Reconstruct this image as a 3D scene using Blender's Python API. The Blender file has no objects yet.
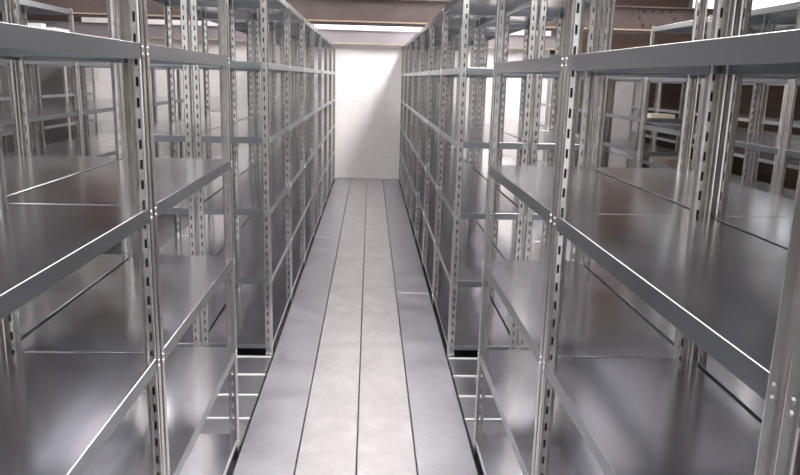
import bpy, bmesh, math, random
from mathutils import Vector, Matrix

random.seed(7)
sc = bpy.context.scene
col = sc.collection

# ------------------------------------------------------------------ camera
CX, CH = 0.0318, 1.5729
YAW, PITCH, ROLL, FPX = 0.0462, -0.22, 0.0264, 712.14
f = Vector((math.sin(YAW)*math.cos(PITCH), math.cos(YAW)*math.cos(PITCH), math.sin(PITCH)))
r = Vector((math.cos(YAW), -math.sin(YAW), 0))
u = r.cross(f)
rr = math.cos(ROLL)*r + math.sin(ROLL)*u
uu = -math.sin(ROLL)*r + math.cos(ROLL)*u
cd = bpy.data.cameras.new('camera')
cd.sensor_width = 36.0
cd.sensor_fit = 'HORIZONTAL'
cd.lens = FPX/800*36
cd.clip_start = 0.01
cam = bpy.data.objects.new('camera', cd)
m = Matrix((rr, uu, -f)).transposed().to_4x4()
m.translation = Vector((CX, 0, CH))
cam.matrix_world = m
col.objects.link(cam)
sc.camera = cam

# ------------------------------------------------------------------ world, light levels, exposure
w = bpy.data.worlds.new('world')
sc.world = w
w.use_nodes = True
w.node_tree.nodes['Background'].inputs[0].default_value = (0.75, 0.85, 1, 1)
w.node_tree.nodes['Background'].inputs[1].default_value = 0.3
SKYLIGHT = {-2.8: 6.0, 0.0: 6.0, 1.9: 14.0}   # glazed strips in the roof, by their middle
WALL_FILL = 150.0             # added tubes out of view, brightening the end wall
REAR_FILL = 1.3              # added glowing panes behind the camera
WINDOW = 1.6            # tall windows high in the end wall, right
vs = sc.view_settings
vs.view_transform = 'Standard'
vs.look = 'None'
vs.gamma = 1
vs.use_curve_mapping = False
vs.exposure = 0.55
sc.cycles.use_denoising = True
sc.cycles.glossy_bounces = 10
sc.cycles.diffuse_bounces = 6
sc.cycles.max_bounces = 14

# ------------------------------------------------------------------ measures
A = 0.505               # rack front either side of the main aisle
L = 1.0455              # bay length
D = 0.400               # rack depth
BB = 0.008              # slit between back-to-back racks
Y1 = 2.824              # near block's far end
YQ = Y1 + L             # far block's near end
WALL = 11.29
Z1, PZ = 0.068, 0.3925
LEVELS = [Z1 + PZ*i for i in range(6)]
FLOOR = -0.04
AISLE2 = 1.0
A2 = A + 2*D + BB + AISLE2

# ------------------------------------------------------------------ helpers
def box(bm, x0, x1, y0, y1, z0, z1):
    vv = [bm.verts.new((x, y, z)) for x in (x0, x1) for y in (y0, y1) for z in (z0, z1)]
    for q in ((0,1,3,2), (4,6,7,5), (0,4,5,1), (2,3,7,6), (0,2,6,4), (1,5,7,3)):
        bm.faces.new([vv[i] for i in q])

def cyl(bm, c, axis, rad, h, n=8):
    a = Vector(axis).normalized()
    s = a.orthogonal().normalized(); t = a.cross(s)
    c = Vector(c)
    lo = [bm.verts.new(c + rad*(math.cos(2*math.pi*k/n)*s + math.sin(2*math.pi*k/n)*t)) for k in range(n)]
    hi = [bm.verts.new(v.co + a*h) for v in lo]
    bm.faces.new(lo[::-1]); bm.faces.new(hi)
    for k in range(n):
        bm.faces.new((lo[k], lo[(k+1) % n], hi[(k+1) % n], hi[k]))

def bevelled_box(bm, x0, x1, y0, y1, z0, z1, b):
    """a box whose top edges are chamfered by b"""
    rings = [((x0, x1, y0, y1), z0), ((x0, x1, y0, y1), z1-b), ((x0+b, x1-b, y0+b, y1-b), z1)]
    rv = []
    for (a0, a1, b0, b1), z in rings:
        rv.append([bm.verts.new(p) for p in ((a0,b0,z), (a1,b0,z), (a1,b1,z), (a0,b1,z))])
    bm.faces.new(rv[0][::-1]); bm.faces.new(rv[2])
    for q in range(2):
        for k in range(4):
            bm.faces.new((rv[q][k], rv[q][(k+1) % 4], rv[q+1][(k+1) % 4], rv[q+1][k]))

def mesh_of(bm, name, mat):
    bmesh.ops.recalc_face_normals(bm, faces=bm.faces)
    me = bpy.data.meshes.new(name)
    bm.to_mesh(me); bm.free()
    if mat: me.materials.append(mat)
    return me

def link(name, me, parent=None, loc=(0, 0, 0), rotz=0):
    o = bpy.data.objects.new(name, me)
    col.objects.link(o)
    o.location = loc
    o.rotation_euler = (0, 0, rotz)
    if parent: o.parent = parent
    return o

def empty(name, loc=(0, 0, 0)):
    o = bpy.data.objects.new(name, None)
    o.empty_display_size = 0.1
    col.objects.link(o)
    o.location = loc
    return o

def tag(o, label=None, cat=None, group=None, kind=None):
    if label: o['label'] = label
    if cat: o['category'] = cat
    if group: o['group'] = group
    if kind: o['kind'] = kind
    return o

# ------------------------------------------------------------------ materials
def material(name):
    mt = bpy.data.materials.new(name)
    mt.use_nodes = True
    nt = mt.node_tree
    return mt, nt, nt.nodes['Principled BSDF']

def noise(nt, scale, detail=3, rough=0.55, stretch=(1, 1, 1), coord='Object'):
    tc = nt.nodes.new('ShaderNodeTexCoord')
    mp = nt.nodes.new('ShaderNodeMapping')
    mp.inputs['Scale'].default_value = stretch
    n = nt.nodes.new('ShaderNodeTexNoise')
    n.inputs['Scale'].default_value = scale
    n.inputs['Detail'].default_value = detail
    n.inputs['Roughness'].default_value = rough
    nt.links.new(tc.outputs[coord], mp.inputs['Vector'])
    nt.links.new(mp.outputs['Vector'], n.inputs['Vector'])
    return n.outputs['Fac']

def ramp(nt, fac, stops):
    cr = nt.nodes.new('ShaderNodeValToRGB')
    els = cr.color_ramp.elements
    while len(els) < len(stops): els.new(0.5)
    for e, (p, c) in zip(els, stops):
        e.position = p
        e.color = (*c, 1) if len(c) == 3 else c
    nt.links.new(fac, cr.inputs['Fac'])
    return cr.outputs['Color']

def vrange(nt, fac, lo, hi, f0=0.3, f1=0.7):
    mr = nt.nodes.new('ShaderNodeMapRange')
    mr.inputs['From Min'].default_value = f0
    mr.inputs['From Max'].default_value = f1
    mr.inputs['To Min'].default_value = lo
    mr.inputs['To Max'].default_value = hi
    nt.links.new(fac, mr.inputs['Value'])
    return mr.outputs['Result']

def bump(nt, bsdf, fac, strength, dist=0.002):
    b = nt.nodes.new('ShaderNodeBump')
    b.inputs['Strength'].default_value = strength
    b.inputs['Distance'].default_value = dist
    nt.links.new(fac, b.inputs['Height'])
    nt.links.new(b.outputs['Normal'], bsdf.inputs['Normal'])

def zinc(name, c0, c1, r0, r1, scale=9, spangle=120, metallic=1.0, bstr=0.0):
    mt, nt, b = material(name)
    big = noise(nt, scale, 4)
    fine = noise(nt, spangle, 2)
    mix = nt.nodes.new('ShaderNodeMath'); mix.operation = 'MULTIPLY_ADD'
    nt.links.new(fine, mix.inputs[0]); mix.inputs[1].default_value = 0.35
    nt.links.new(big, mix.inputs[2])
    sub = nt.nodes.new('ShaderNodeMath'); sub.operation = 'SUBTRACT'
    nt.links.new(mix.outputs[0], sub.inputs[0]); sub.inputs[1].default_value = 0.175
    nt.links.new(ramp(nt, sub.outputs[0], [(0.3, c0), (0.7, c1)]), b.inputs['Base Color'])
    nt.links.new(vrange(nt, sub.outputs[0], r0, r1), b.inputs['Roughness'])
    b.inputs['Metallic'].default_value = metallic
    if bstr: bump(nt, b, big, bstr)
    return mt

M_SHELF = zinc('galvanised_sheet', (0.76, 0.755, 0.78), (0.81, 0.805, 0.83), 0.15, 0.19, scale=5)
M_POST = zinc('galvanised_post', (0.77, 0.755, 0.73), (0.85, 0.835, 0.81), 0.19, 0.24, scale=12)
M_SLOT_SHADE = zinc('slot_shade_strip', (0.12, 0.115, 0.11), (0.16, 0.15, 0.145), 0.5, 0.6)  # dark tone standing for the shade inside the post slots
M_LIP_SHADE = zinc('zinc_edge_shade_tint', (0.37, 0.40, 0.425), (0.41, 0.44, 0.465), 0.28, 0.29, scale=3)  # same sheet as the shelf; shade and bluish daylight put into its colour
M_STRIP = zinc('white_joint_strip', (0.8, 0.8, 0.8), (0.9, 0.9, 0.9), 0.4, 0.5, metallic=0.0)
M_BOLT = zinc('bolt_zinc', (0.75, 0.75, 0.75), (0.85, 0.85, 0.85), 0.2, 0.3)
M_PLANK = zinc('walkway_plank', (0.46, 0.46, 0.49), (0.55, 0.55, 0.58), 0.32, 0.42, scale=5, spangle=40, metallic=0.9)
M_PLANK_SHADE = zinc('shaded_cross_plank', (0.25, 0.25, 0.265), (0.31, 0.31, 0.325), 0.36, 0.44, scale=5, spangle=40, metallic=0.9)  # plank zinc darkened, with the shade of the cross gap in its colour
M_PLANK_PALE = zinc('walkway_plank_pale', (0.48, 0.465, 0.465), (0.62, 0.605, 0.605), 0.40, 0.52, scale=7, spangle=30, metallic=0.75)  # paler, rougher zinc for the two middle planks

def plain(name, c0, c1, rough, scale=8, bstr=0.0, metallic=0.0, stretch=(1, 1, 1)):
    mt, nt, b = material(name)
    n = noise(nt, scale, 5, 0.6, stretch)
    nt.links.new(ramp(nt, n, [(0.3, c0), (0.7, c1)]), b.inputs['Base Color'])
    b.inputs['Roughness'].default_value = rough
    b.inputs['Metallic'].default_value = metallic
    if bstr: bump(nt, b, n, bstr)
    return mt

M_WHITE = plain('painted_block', (0.79, 0.755, 0.745), (0.85, 0.82, 0.81), 0.7, 25, 0.15)
M_MORTAR = plain('painted_mortar', (0.70, 0.68, 0.67), (0.78, 0.76, 0.75), 0.85, 25)
M_CONC = plain('dark_concrete', (0.045, 0.044, 0.046), (0.08, 0.078, 0.08), 0.85, 6, 0.2)
M_BROWN = plain('brown_boarding', (0.038, 0.023, 0.015), (0.07, 0.044, 0.03), 0.7, 3, 0.0, 0.0, (1, 1, 6))
M_SIDE = plain('grey_render', (0.27, 0.25, 0.25), (0.33, 0.31, 0.31), 0.8, 4, 0.1)
M_BEAM = plain('brown_primer_steel', (0.085, 0.062, 0.054), (0.12, 0.09, 0.08), 0.6, 5, 0.0)
M_FLANGE = plain('tan_steel_edge', (0.36, 0.27, 0.19), (0.46, 0.36, 0.27), 0.55, 5)
M_BEAMW = plain('grey_painted_steel', (0.19, 0.17, 0.185), (0.23, 0.21, 0.225), 0.6, 4)
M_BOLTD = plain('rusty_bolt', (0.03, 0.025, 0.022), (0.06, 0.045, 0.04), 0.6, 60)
M_CEIL = plain('roof_lining', (0.55, 0.53, 0.51), (0.62, 0.60, 0.58), 0.8, 2)
M_FRAME = plain('window_frame_paint', (0.08, 0.075, 0.07), (0.12, 0.11, 0.10), 0.5, 10)

def glow(name, c, s):
    mt = bpy.data.materials.new(name)
    mt.use_nodes = True
    nt = mt.node_tree
    nt.nodes.remove(nt.nodes['Principled BSDF'])
    e = nt.nodes.new('ShaderNodeEmission')
    e.inputs['Color'].default_value = (*c, 1)
    e.inputs['Strength'].default_value = s
    nt.links.new(e.outputs[0], nt.nodes['Material Output'].inputs['Surface'])
    return mt
M_SKYL = {k: glow('daylit_roof_glazing', (1.0, 0.955, 0.965), v) for k, v in SKYLIGHT.items()}
M_REAR_FILL = glow('added_rear_pane', (0.95, 0.98, 1.0), REAR_FILL)
M_WIND = glow('daylit_window_pane', (0.93, 0.97, 1.0), WINDOW)

# ------------------------------------------------------------------ setting
XL, XR, YB, ZC = -5.6, 7.4, -3.4, 4.4
XB = 4.3                # where the brown boarding starts
XW0, XW1, ZW = -4.3, 2.8, 2.42   # extent of the white blockwork

bm = bmesh.new(); box(bm, XL-.1, XR+.1, YB-.1, WALL+.12, FLOOR-.1, FLOOR)
floor = tag(link('floor', mesh_of(bm, 'floor', M_CONC)), 'dark concrete floor under the racks and plank walkways', kind='structure')

def plank(x0, x1, y0, y1, mat, z1=0.0):
    bm = bmesh.new()
    cx, cy = (x0+x1)/2, (y0+y1)/2
    bevelled_box(bm, x0-cx, x1-cx, y0-cy, y1-cy, 0, z1-FLOOR, 0.003)
    return link('plank', mesh_of(bm, 'plank', mat), floor, (cx, cy, FLOOR))

G = 0.0018
def walkway(xa, starts, mats):
    for k in range(4):
        x0 = xa + 0.25*k
        ys = [YB+.02] + [y for y in starts[k] if YB+.3 < y < WALL-.2] + [WALL-.012]
        for a, b in zip(ys[:-1], ys[1:]):
            plank(x0+G, x0+.25-G, a+.001, b-.001, mats[k])
JO = [(-.3, 6.98), (-.8, 8.86), (-.8, 8.86), (5.12,)]
walkway(-0.5, JO, [M_PLANK, M_PLANK_PALE, M_PLANK_PALE, M_PLANK])
for s in (-1, 1):
    xa = A + 2*D + BB + .006 if s > 0 else -(A + 2*D + BB + .006) - 1.0
    walkway(xa, JO, [M_PLANK]*4)
    # planks laid across the gap between the near and the far racks, with a bright turned-up lip
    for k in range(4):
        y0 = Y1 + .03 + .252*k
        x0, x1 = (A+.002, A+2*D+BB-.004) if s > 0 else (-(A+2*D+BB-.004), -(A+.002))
        pk = plank(x0, x1, y0+G, y0+.25-G, M_PLANK_SHADE, -.004)
        bm = bmesh.new()
        box(bm, x0-(x0+x1)/2, x1-(x0+x1)/2, .25/2-.016, .25/2-.003, -FLOOR-.004, -FLOOR+.003)
        lp = link('lip', mesh_of(bm, 'lip', M_STRIP), pk)

# end wall: white painted blockwork, then brown boarding to the right
bm = bmesh.new(); box(bm, XW0, XW1, WALL+.004, WALL+.12, FLOOR, ZW)
wall_far = tag(link('wall_far', mesh_of(bm, 'wall_far', M_MORTAR)), 'white painted block wall at the end of the aisle', kind='structure')
BWD, BHT = 0.40, 0.20
bm = bmesh.new(); bevelled_box(bm, -BWD/2+.002, BWD/2-.002, -BHT/2+.002, BHT/2-.002, 0, .02, .003)
bmesh.ops.rotate(bm, verts=bm.verts, cent=(0, 0, 0), matrix=Matrix.Rotation(math.pi/2, 3, 'X'))
me_block = mesh_of(bm, 'block', M_WHITE)
for j in range(12):
    n = 0
    x = XW0 + (0.2 if j % 2 else 0)
    while x + BWD <= XW1 + .001:
        link('block', me_block, wall_far, (x+BWD/2, WALL+.0202, FLOOR+.04+BHT*(j+.5)))
        x += BWD
for nm, a, b, z0, z1, lab in (('wall_far_grey_right', XW1, XB, FLOOR, 2.0, 'grey wall right of the white blockwork'),
                              ('wall_far_grey_left', XL-.1, XW0, FLOOR, 2.0, 'dim grey rendered wall left of the white blockwork')):
    bm = bmesh.new(); box(bm, a, b, WALL, WALL+.12, z0, z1)
    tag(link(nm, mesh_of(bm, nm, M_SIDE)), lab, kind='structure')  # plain grey wall sections either side of the blocks
bm = bmesh.new()
box(bm, XL-.1, XW0, WALL, WALL+.12, 2.0, ZC); box(bm, XW0, XW1, WALL, WALL+.12, ZW, ZC); box(bm, XW1, XB, WALL, WALL+.12, 2.0, ZC)
tag(link('wall_far_upper', mesh_of(bm, 'wall_far_upper', M_BROWN)), 'dark brown boarding above the white end wall', kind='structure')
bm = bmesh.new(); box(bm, XB, XR+.1, WALL, WALL+.12, FLOOR, ZC)
tag(link('wall_far_brown', mesh_of(bm, 'wall_far_brown', M_BROWN)), 'dark brown boarded wall behind the racks on the right', kind='structure')
bm = bmesh.new(); box(bm, XL-.1, XL, YB, WALL+.1, FLOOR, ZC)
tag(link('wall_left', mesh_of(bm, 'wall_left', M_SIDE)), 'grey rendered side wall behind the left racks', kind='structure')
bm = bmesh.new(); box(bm, XR, XR+.1, YB, WALL, FLOOR, ZC)
tag(link('wall_right', mesh_of(bm, 'wall_right', M_BROWN)), 'dark brown boarded side wall behind the right racks', kind='structure')
bm = bmesh.new(); box(bm, XL-.1, XR+.1, YB-.1, YB, FLOOR, ZC)
tag(link('wall_back', mesh_of(bm, 'wall_back', M_SIDE)), 'grey rendered wall behind the camera', kind='structure')

# roof with glazed strips
STRIPS = [(-0.35, 0.35), (1.45, 2.35), (-3.2, -2.4)]
xs = sorted(STRIPS)
bm = bmesh.new()
edges = [XL-.1] + [v for s in xs for v in s] + [XR+.1]
for a, b in zip(edges[0::2], edges[1::2]):
    box(bm, a, b, YB-.1, WALL+.12, ZC, ZC+.1)
tag(link('ceiling', mesh_of(bm, 'ceiling', M_CEIL)), 'dark roof lining high above the racks', kind='structure')
for i, (a, b) in enumerate(xs):
    bm = bmesh.new(); box(bm, a, b, YB-.1, WALL+.12, ZC+.03, ZC+.05)
    wn = tag(link('window_%d' % (i+1), mesh_of(bm, 'window', M_SKYL[round((a+b)/2, 1)])), 'long glazed daylight strip in the roof', kind='structure')
    for k in range(13):
        bm = bmesh.new(); box(bm, a, b, -.02, .02, ZC, ZC+.03)
        link('glazing_bar', mesh_of(bm, 'glazing_bar', M_FRAME), wn, (0, YB+.3+k*1.15, 0))

# windows high in the brown end wall
for i, (a, b) in enumerate([(4.95, 5.35), (5.62, 7.35)]):
    z0, z1 = 2.66, 3.6
    bm = bmesh.new(); box(bm, a, b, WALL-.03, WALL-.01, z0, z1)
    wn = tag(link('window_%d' % (i+4), mesh_of(bm, 'window', M_WIND)), 'bright daylit window high in the brown end wall', kind='structure')
    fr = bmesh.new()
    box(fr, a-.04, a, WALL-.05, WALL-.001, z0-.04, z1+.04); box(fr, b, b+.04, WALL-.05, WALL-.001, z0-.04, z1+.04)
    box(fr, a, b, WALL-.05, WALL-.001, z0-.04, z0); box(fr, a, b, WALL-.05, WALL-.001, z1, z1+.04)
    link('window_frame', mesh_of(fr, 'window_frame', M_FRAME), wn)

# glowing panes added behind the camera to light the posts and shelf edges
for i, (a, b) in enumerate([(-3.6, -2.6), (-1.1, -.1), (1.3, 2.3)]):
    z0, z1 = 1.0, 3.6
    bm = bmesh.new(); box(bm, a, b, YB+.01, YB+.03, z0, z1)
    wn = tag(link('window_%d' % (i+6), mesh_of(bm, 'window', M_REAR_FILL)), 'added tall glowing pane behind the camera', kind='structure')
    fr = bmesh.new()
    box(fr, a-.05, a, YB+.001, YB+.06, z0-.05, z1+.05); box(fr, b, b+.05, YB+.001, YB+.06, z0-.05, z1+.05)
    box(fr, a, b, YB+.001, YB+.06, z0-.05, z0); box(fr, a, b, YB+.001, YB+.06, z1, z1+.05)
    box(fr, (a+b)/2-.025, (a+b)/2+.025, YB+.03, YB+.06, z0, z1)
    link('window_frame', mesh_of(fr, 'window_frame', M_FRAME), wn)

# brown steel I-beam across the hall, with a bolted splice plate on the right
BY, BZ0, BZ1 = 8.0, 2.15, 2.405
beam = tag(empty('steel_beam', (0, BY, BZ0)), 'brown steel roof beam crossing above the far racks', 'beam')
H = BZ1-BZ0
bm = bmesh.new(); box(bm, XL, XR, .06, .072, .014, H-.014); link('web', mesh_of(bm, 'web', M_BEAM), beam)
bm = bmesh.new(); box(bm, XL, XR, -.0, .132, 0, .014); link('bottom_flange', mesh_of(bm, 'bottom_flange', M_FLANGE), beam)
bm = bmesh.new(); box(bm, XL, XR, -.0, .132, H-.014, H); link('top_flange', mesh_of(bm, 'top_flange', M_BEAM), beam)
bm = bmesh.new(); cyl(bm, (XL, .02, -.016), (1, 0, 0), .016, XR-XL, 10); link('flange_shade_rod', mesh_of(bm, 'flange_shade_rod', M_BOLTD), beam)  # dark rod added to draw the shade beneath the bottom flange
bm = bmesh.new(); box(bm, 2.93, 3.62, .045, .06, .018, H-.018); sp = link('splice_plate', mesh_of(bm, 'splice_plate', M_BEAM), beam)
bm = bmesh.new(); cyl(bm, (0, 0, 0), (0, -1, 0), .017, .016, 6); me_b = mesh_of(bm, 'bolt', M_BOLTD)
for x, z in [(3.014+.1*i, z) for z in (.06, .21) for i in range(4)] + [(2.967, .135), (3.36, .135)]:
    link('bolt', me_b, sp, (x, .045, z))

# twin-tube lamp added above the right-hand racks, unseen, to brighten the end wall
M_FILL_TUBE = glow('added_fill_tube', (1.0, 0.97, 0.95), WALL_FILL)
lp = tag(empty('added_wall_lamp', (.86, 9.65, 2.76)), 'added twin tube lamp brightening the end wall', 'lamp')
bm = bmesh.new(); box(bm, -.08, .08, -.65, .65, .03, .09); link('housing', mesh_of(bm, 'housing', M_BEAMW), lp)
for dx in (-.045, .045):
    bm = bmesh.new(); cyl(bm, (dx, -.62, .012), (0, 1, 0), .014, 1.24, 10); link('tube', mesh_of(bm, 'tube', M_FILL_TUBE), lp)
for dy in (-.5, .5):
    bm = bmesh.new(); cyl(bm, (0, dy, .09), (0, 0, 1), .005, ZC-2.85, 6); link('rod', mesh_of(bm, 'rod', M_FRAME), lp)

# pale beam along the head of the end wall
b2 = tag(empty('wall_head_beam', (0, WALL-.2, 2.055)), 'pale grey steel beam along the top of the white wall', 'beam')
bm = bmesh.new(); box(bm, XL, XW1+.1, .06, .075, .012, .195); link('web', mesh_of(bm, 'web', M_BEAMW), b2)
bm = bmesh.new(); box(bm, XL, XW1+.1, 0, .15, 0, .014); link('bottom_flange', mesh_of(bm, 'bottom_flange', M_FLANGE), b2)
bm = bmesh.new(); box(bm, XL, XW1+.1, .03, .12, .195, .205); link('top_flange', mesh_of(bm, 'top_flange', M_BEAMW), b2)

# ------------------------------------------------------------------ racking
T = 0.002
FA, FB = 0.040, 0.032       # slotted flange (across), plain flange (along the aisle)
def sheet(bm, pts, t, h, sx, sy):
    """a bent strip of sheet metal: the polyline pts (x, y) given thickness t and drawn up to height h"""
    n = len(pts)
    P = [Vector(p) for p in pts]
    off = []
    for i in range(n):
        d = (P[min(i+1, n-1)] - P[max(i-1, 0)]).normalized()
        off.append(Vector((-d.y, d.x))*t/2)
    ring = [P[i]+off[i] for i in range(n)] + [P[i]-off[i] for i in range(n-1, -1, -1)]
    lo = [bm.verts.new((sx*p.x, sy*p.y, 0)) for p in ring]
    hi = [bm.verts.new((sx*p.x, sy*p.y, h)) for p in ring]
    m_ = len(ring)
    for k in range(m_):
        bm.faces.new((lo[k], lo[(k+1) % m_], hi[(k+1) % m_], hi[k]))
    for k in range(n-1):
        bm.faces.new((hi[k], hi[k+1], hi[m_-2-k], hi[m_-1-k]))

def arc(cx, cy, rad, a0, a1, n=5):
    return [(cx+rad*math.cos(math.radians(a0+(a1-a0)*k/n)), cy+rad*math.sin(math.radians(a0+(a1-a0)*k/n))) for k in range(n+1)]

def post_mesh(sx, sy, h):
    """angle post with a rounded corner at the origin; flange A runs along x (slotted), flange B along y; both end in a rolled lip"""
    bm = bmesh.new()
    s0, s1, t, R = 0.020, 0.0265, 0.0018, 0.007
    e = t/2
    pts = arc(e+.0045, FB-.0055, .0045, 80, 180, 4)[::1]
    pts = [(e+.009, FB-.008)] + arc(e+.0045, FB-.0055, .0045, 40, 180, 5) + arc(e+R, e+R, R, 180, 270, 5) + [(s0, e)]
    sheet(bm, pts, t, h, sx, sy)
    pts = [(s1, e)] + arc(FA-.0055, e+.0045, .0045, -90, 50, 5) + [(FA-.008, e+.009)]
    sheet(bm, pts, t, h, sx, sy)
    pitch, slot = 0.05, 0.023
    z = 0.0
    while z < h:
        xa, xb = sorted((sx*s0, sx*s1)); ya, yb = sorted((0, sy*t))
        box(bm, xa, xb, ya, yb, z, min(h, z+pitch-slot)); z += pitch
    n0 = len(bm.faces)
    if sy > 0:      # dark strip added so the slots look shaded inside
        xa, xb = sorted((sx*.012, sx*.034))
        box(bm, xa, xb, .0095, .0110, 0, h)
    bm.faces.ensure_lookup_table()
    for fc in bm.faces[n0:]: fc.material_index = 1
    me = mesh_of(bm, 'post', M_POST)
    me.materials.append(M_SLOT_SHADE)
    return me

def shelf_mesh(d, lip):
    """folded sheet: top skin, rounded turned-down edges and a small return, origin at the middle of its top"""
    bm = bmesh.new()
    x, y, R = d/2, L/2-.0035, .0013
    # outline of the fold from the top skin outwards and down, as (inset, z)
    prof = [(R*(1-math.sin(a)), -R*(1-math.cos(a))) for a in (0, math.pi/8, math.pi/4, 3*math.pi/8, math.pi/2)]
    prof += [(0, -lip), (.013, -lip), (.013, -lip+.0015), (.0015, -lip+.0015), (.0015, -.003), (.004, -.0015)]
    rings = [[bm.verts.new((sx*(x-i), sy*(y-i), z)) for sx, sy in ((-1, -1), (1, -1), (1, 1), (-1, 1))] for i, z in prof]
    bm.faces.new(rings[0]); under = bm.faces.new(rings[-1][::-1])
    for a, b in zip(rings[:-1], rings[1:]):
        for k in range(4):
            bm.faces.new((a[k], b[k], b[(k+1) % 4], a[(k+1) % 4]))
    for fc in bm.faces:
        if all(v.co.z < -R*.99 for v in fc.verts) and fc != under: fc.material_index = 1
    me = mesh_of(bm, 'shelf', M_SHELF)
    me.materials.append(M_LIP_SHADE)
    return me

def bolts_mesh(levels, zf, ends):
    bm = bmesh.new()
    for z in levels:
        for sx in (-1, 1):
            for sy in (-1, 1):
                for dz in (-.010, -.026):
                    if sy in ends: cyl(bm, (sx*(D/2-.012), sy*(L/2-.0015), z+dz-zf), (0, sy, 0), .0055, .004, 6)
                    cyl(bm, (sx*(D/2), sy*(L/2-.020), z+dz-zf), (sx, 0, 0), .004, .002, 6)
    return mesh_of(bm, 'bolts', M_BOLT)

_pm, _sm, _bm = {}, {}, {}
def unit(x0, y0, label, group, levels=None, ends=()):
    """x0 = lower x of the rack, y0 = its near end"""
    levels = levels or LEVELS
    h = levels[-1]+.012-FLOOR
    e = tag(empty('shelving_unit', (x0+D/2, y0+L/2, FLOOR)), label, 'shelving', group)
    for sx in (1, -1):
        for sy in (1, -1):
            k = (sx, sy, round(h, 3))
            if k not in _pm: _pm[k] = post_mesh(sx, sy, h)
            link('post', _pm[k], e, (-sx*D/2, -sy*(L/2-.0012), 0))
    for i, z in enumerate(levels):
        lip = .026 if i == 0 else .036
        if lip not in _sm: _sm[lip] = shelf_mesh(D-2*T-.001, lip)
        link('shelf', _sm[lip], e, (0, 0, z-FLOOR))
    k = (tuple(levels), ends)
    if k not in _bm: _bm[k] = bolts_mesh(levels, FLOOR, ends)
    b = link('bolts', _bm[k], e); b['kind'] = 'stuff'
    return e

ORD = ['last', 'second', 'third', 'fourth', 'fifth', 'sixth', 'seventh']
ORDN = ['first', 'second', 'third']
for s, side in ((-1, 'left'), (1, 'right')):
    for back in (0, 1):
        a = A + back*(D+BB)
        x0 = a if s > 0 else -a-D
        rowname = '%s of the central aisle' % side if not back else 'behind the %s aisle racks' % side
        grp = ('%s row along the central aisle' if not back else 'outer half of the %s inner double row') % side
        for k in range(3):
            unit(x0, Y1-(k+1)*L, 'near galvanised shelving bay %s, %s from the cross gap' % (rowname, ORDN[k]), grp, None, (1,) if k == 0 else ())
        for k in range(7):
            n = 6-k
            tail = 'against the white wall' if n == 0 else '%s from the white wall' % ORD[n]
            unit(x0, YQ+k*L, 'far galvanised shelving bay %s, %s' % (rowname, tail), grp, None, (-1,) if k == 0 else ())
    # the next double row across the side aisle: tall bays, then lower ones
    for back in (0, 1):
        a = A2 + back*(D+BB)
        x0 = a if s > 0 else -a-D
        rowname = ('across the %s side aisle' if not back else 'behind the %s side aisle row') % side
        grp = ('row across the %s side aisle' if not back else 'outer half of the %s side aisle double row') % side
        for k in range(4):
            unit(x0, Y1-L+k*L, 'tall galvanised shelving bay %s, %s from the front' % (rowname, (ORDN+['fourth'])[k]), grp)
        for k in range(4):
            unit(x0, Y1+3*L+.004+k*L, 'lower galvanised shelving bay %s, %s from the tall ones' % (rowname, (ORDN+['fourth'])[k]), grp,
                 [Z1, .55, 1.02, 1.3, 1.65] if s > 0 and not back else LEVELS[:5])
    # a single row further out, against the side of the hall
    a = A2 + 2*D + BB + 1.0
    x0 = a if s > 0 else -a-D
    for k in range(8):
        unit(x0, Y1+k*L, 'dim galvanised shelving bay in the outermost %s row, %s from the front' % (side, (ORDN+['fourth', 'fifth', 'sixth', 'seventh', 'eighth'])[k]),
             'outermost %s row' % side)

# ------------------------------------------------------------------ a few things lying on the shelves
M_CREAM = plain('cream_card', (0.78, 0.68, 0.54), (0.86, 0.77, 0.63), 0.7, 12)
M_CARTON = plain('white_carton', (0.82, 0.81, 0.80), (0.88, 0.87, 0.86), 0.6, 12)
def pad(name, x, y, z, sx, sy, h, rot, mat, label, cat, group, strip):
    e = tag(empty(name, (x, y, z+.001)), label, cat, group)
    e.rotation_euler.z = rot
    bm = bmesh.new(); bevelled_box(bm, -sx/2, sx/2, -sy/2, sy/2, 0, h, min(.004, h*.3)); link('body', mesh_of(bm, 'body', mat), e)
    bm = bmesh.new(); box(bm, -sx/2+.006, sx/2-.006, -strip/2, strip/2, h-.0005, h+.001); link('flap', mesh_of(bm, 'flap', mat), e)
    return e
pad('card_board', 2.90, 6.62, LEVELS[2], .26, .30, .05, .1, M_CREAM, 'cream card board lying low on a shelf right of the aisle', 'board', 'cream boards on the right shelves', .04)
pad('card_board', 2.53, 6.14, 1.3, .20, .22, .03, -.1, M_CREAM, 'cream card board lying on the upper shelf right of the aisle', 'board', 'cream boards on the right shelves', .04)
xr = -(A2 + 2*D + BB + 1.0 + .18)
pad('white_carton', xr, 10.28, LEVELS[5], .26, .62, .08, 0, M_CARTON, 'long low white carton on top of the outermost left rack', 'carton', 'white cartons on the outermost left rack', .05)
pad('white_carton', xr, 9.74, LEVELS[5], .22, .14, .11, 0, M_CARTON, 'small white carton on top of the outermost left rack', 'carton', 'white cartons on the outermost left rack', .04)
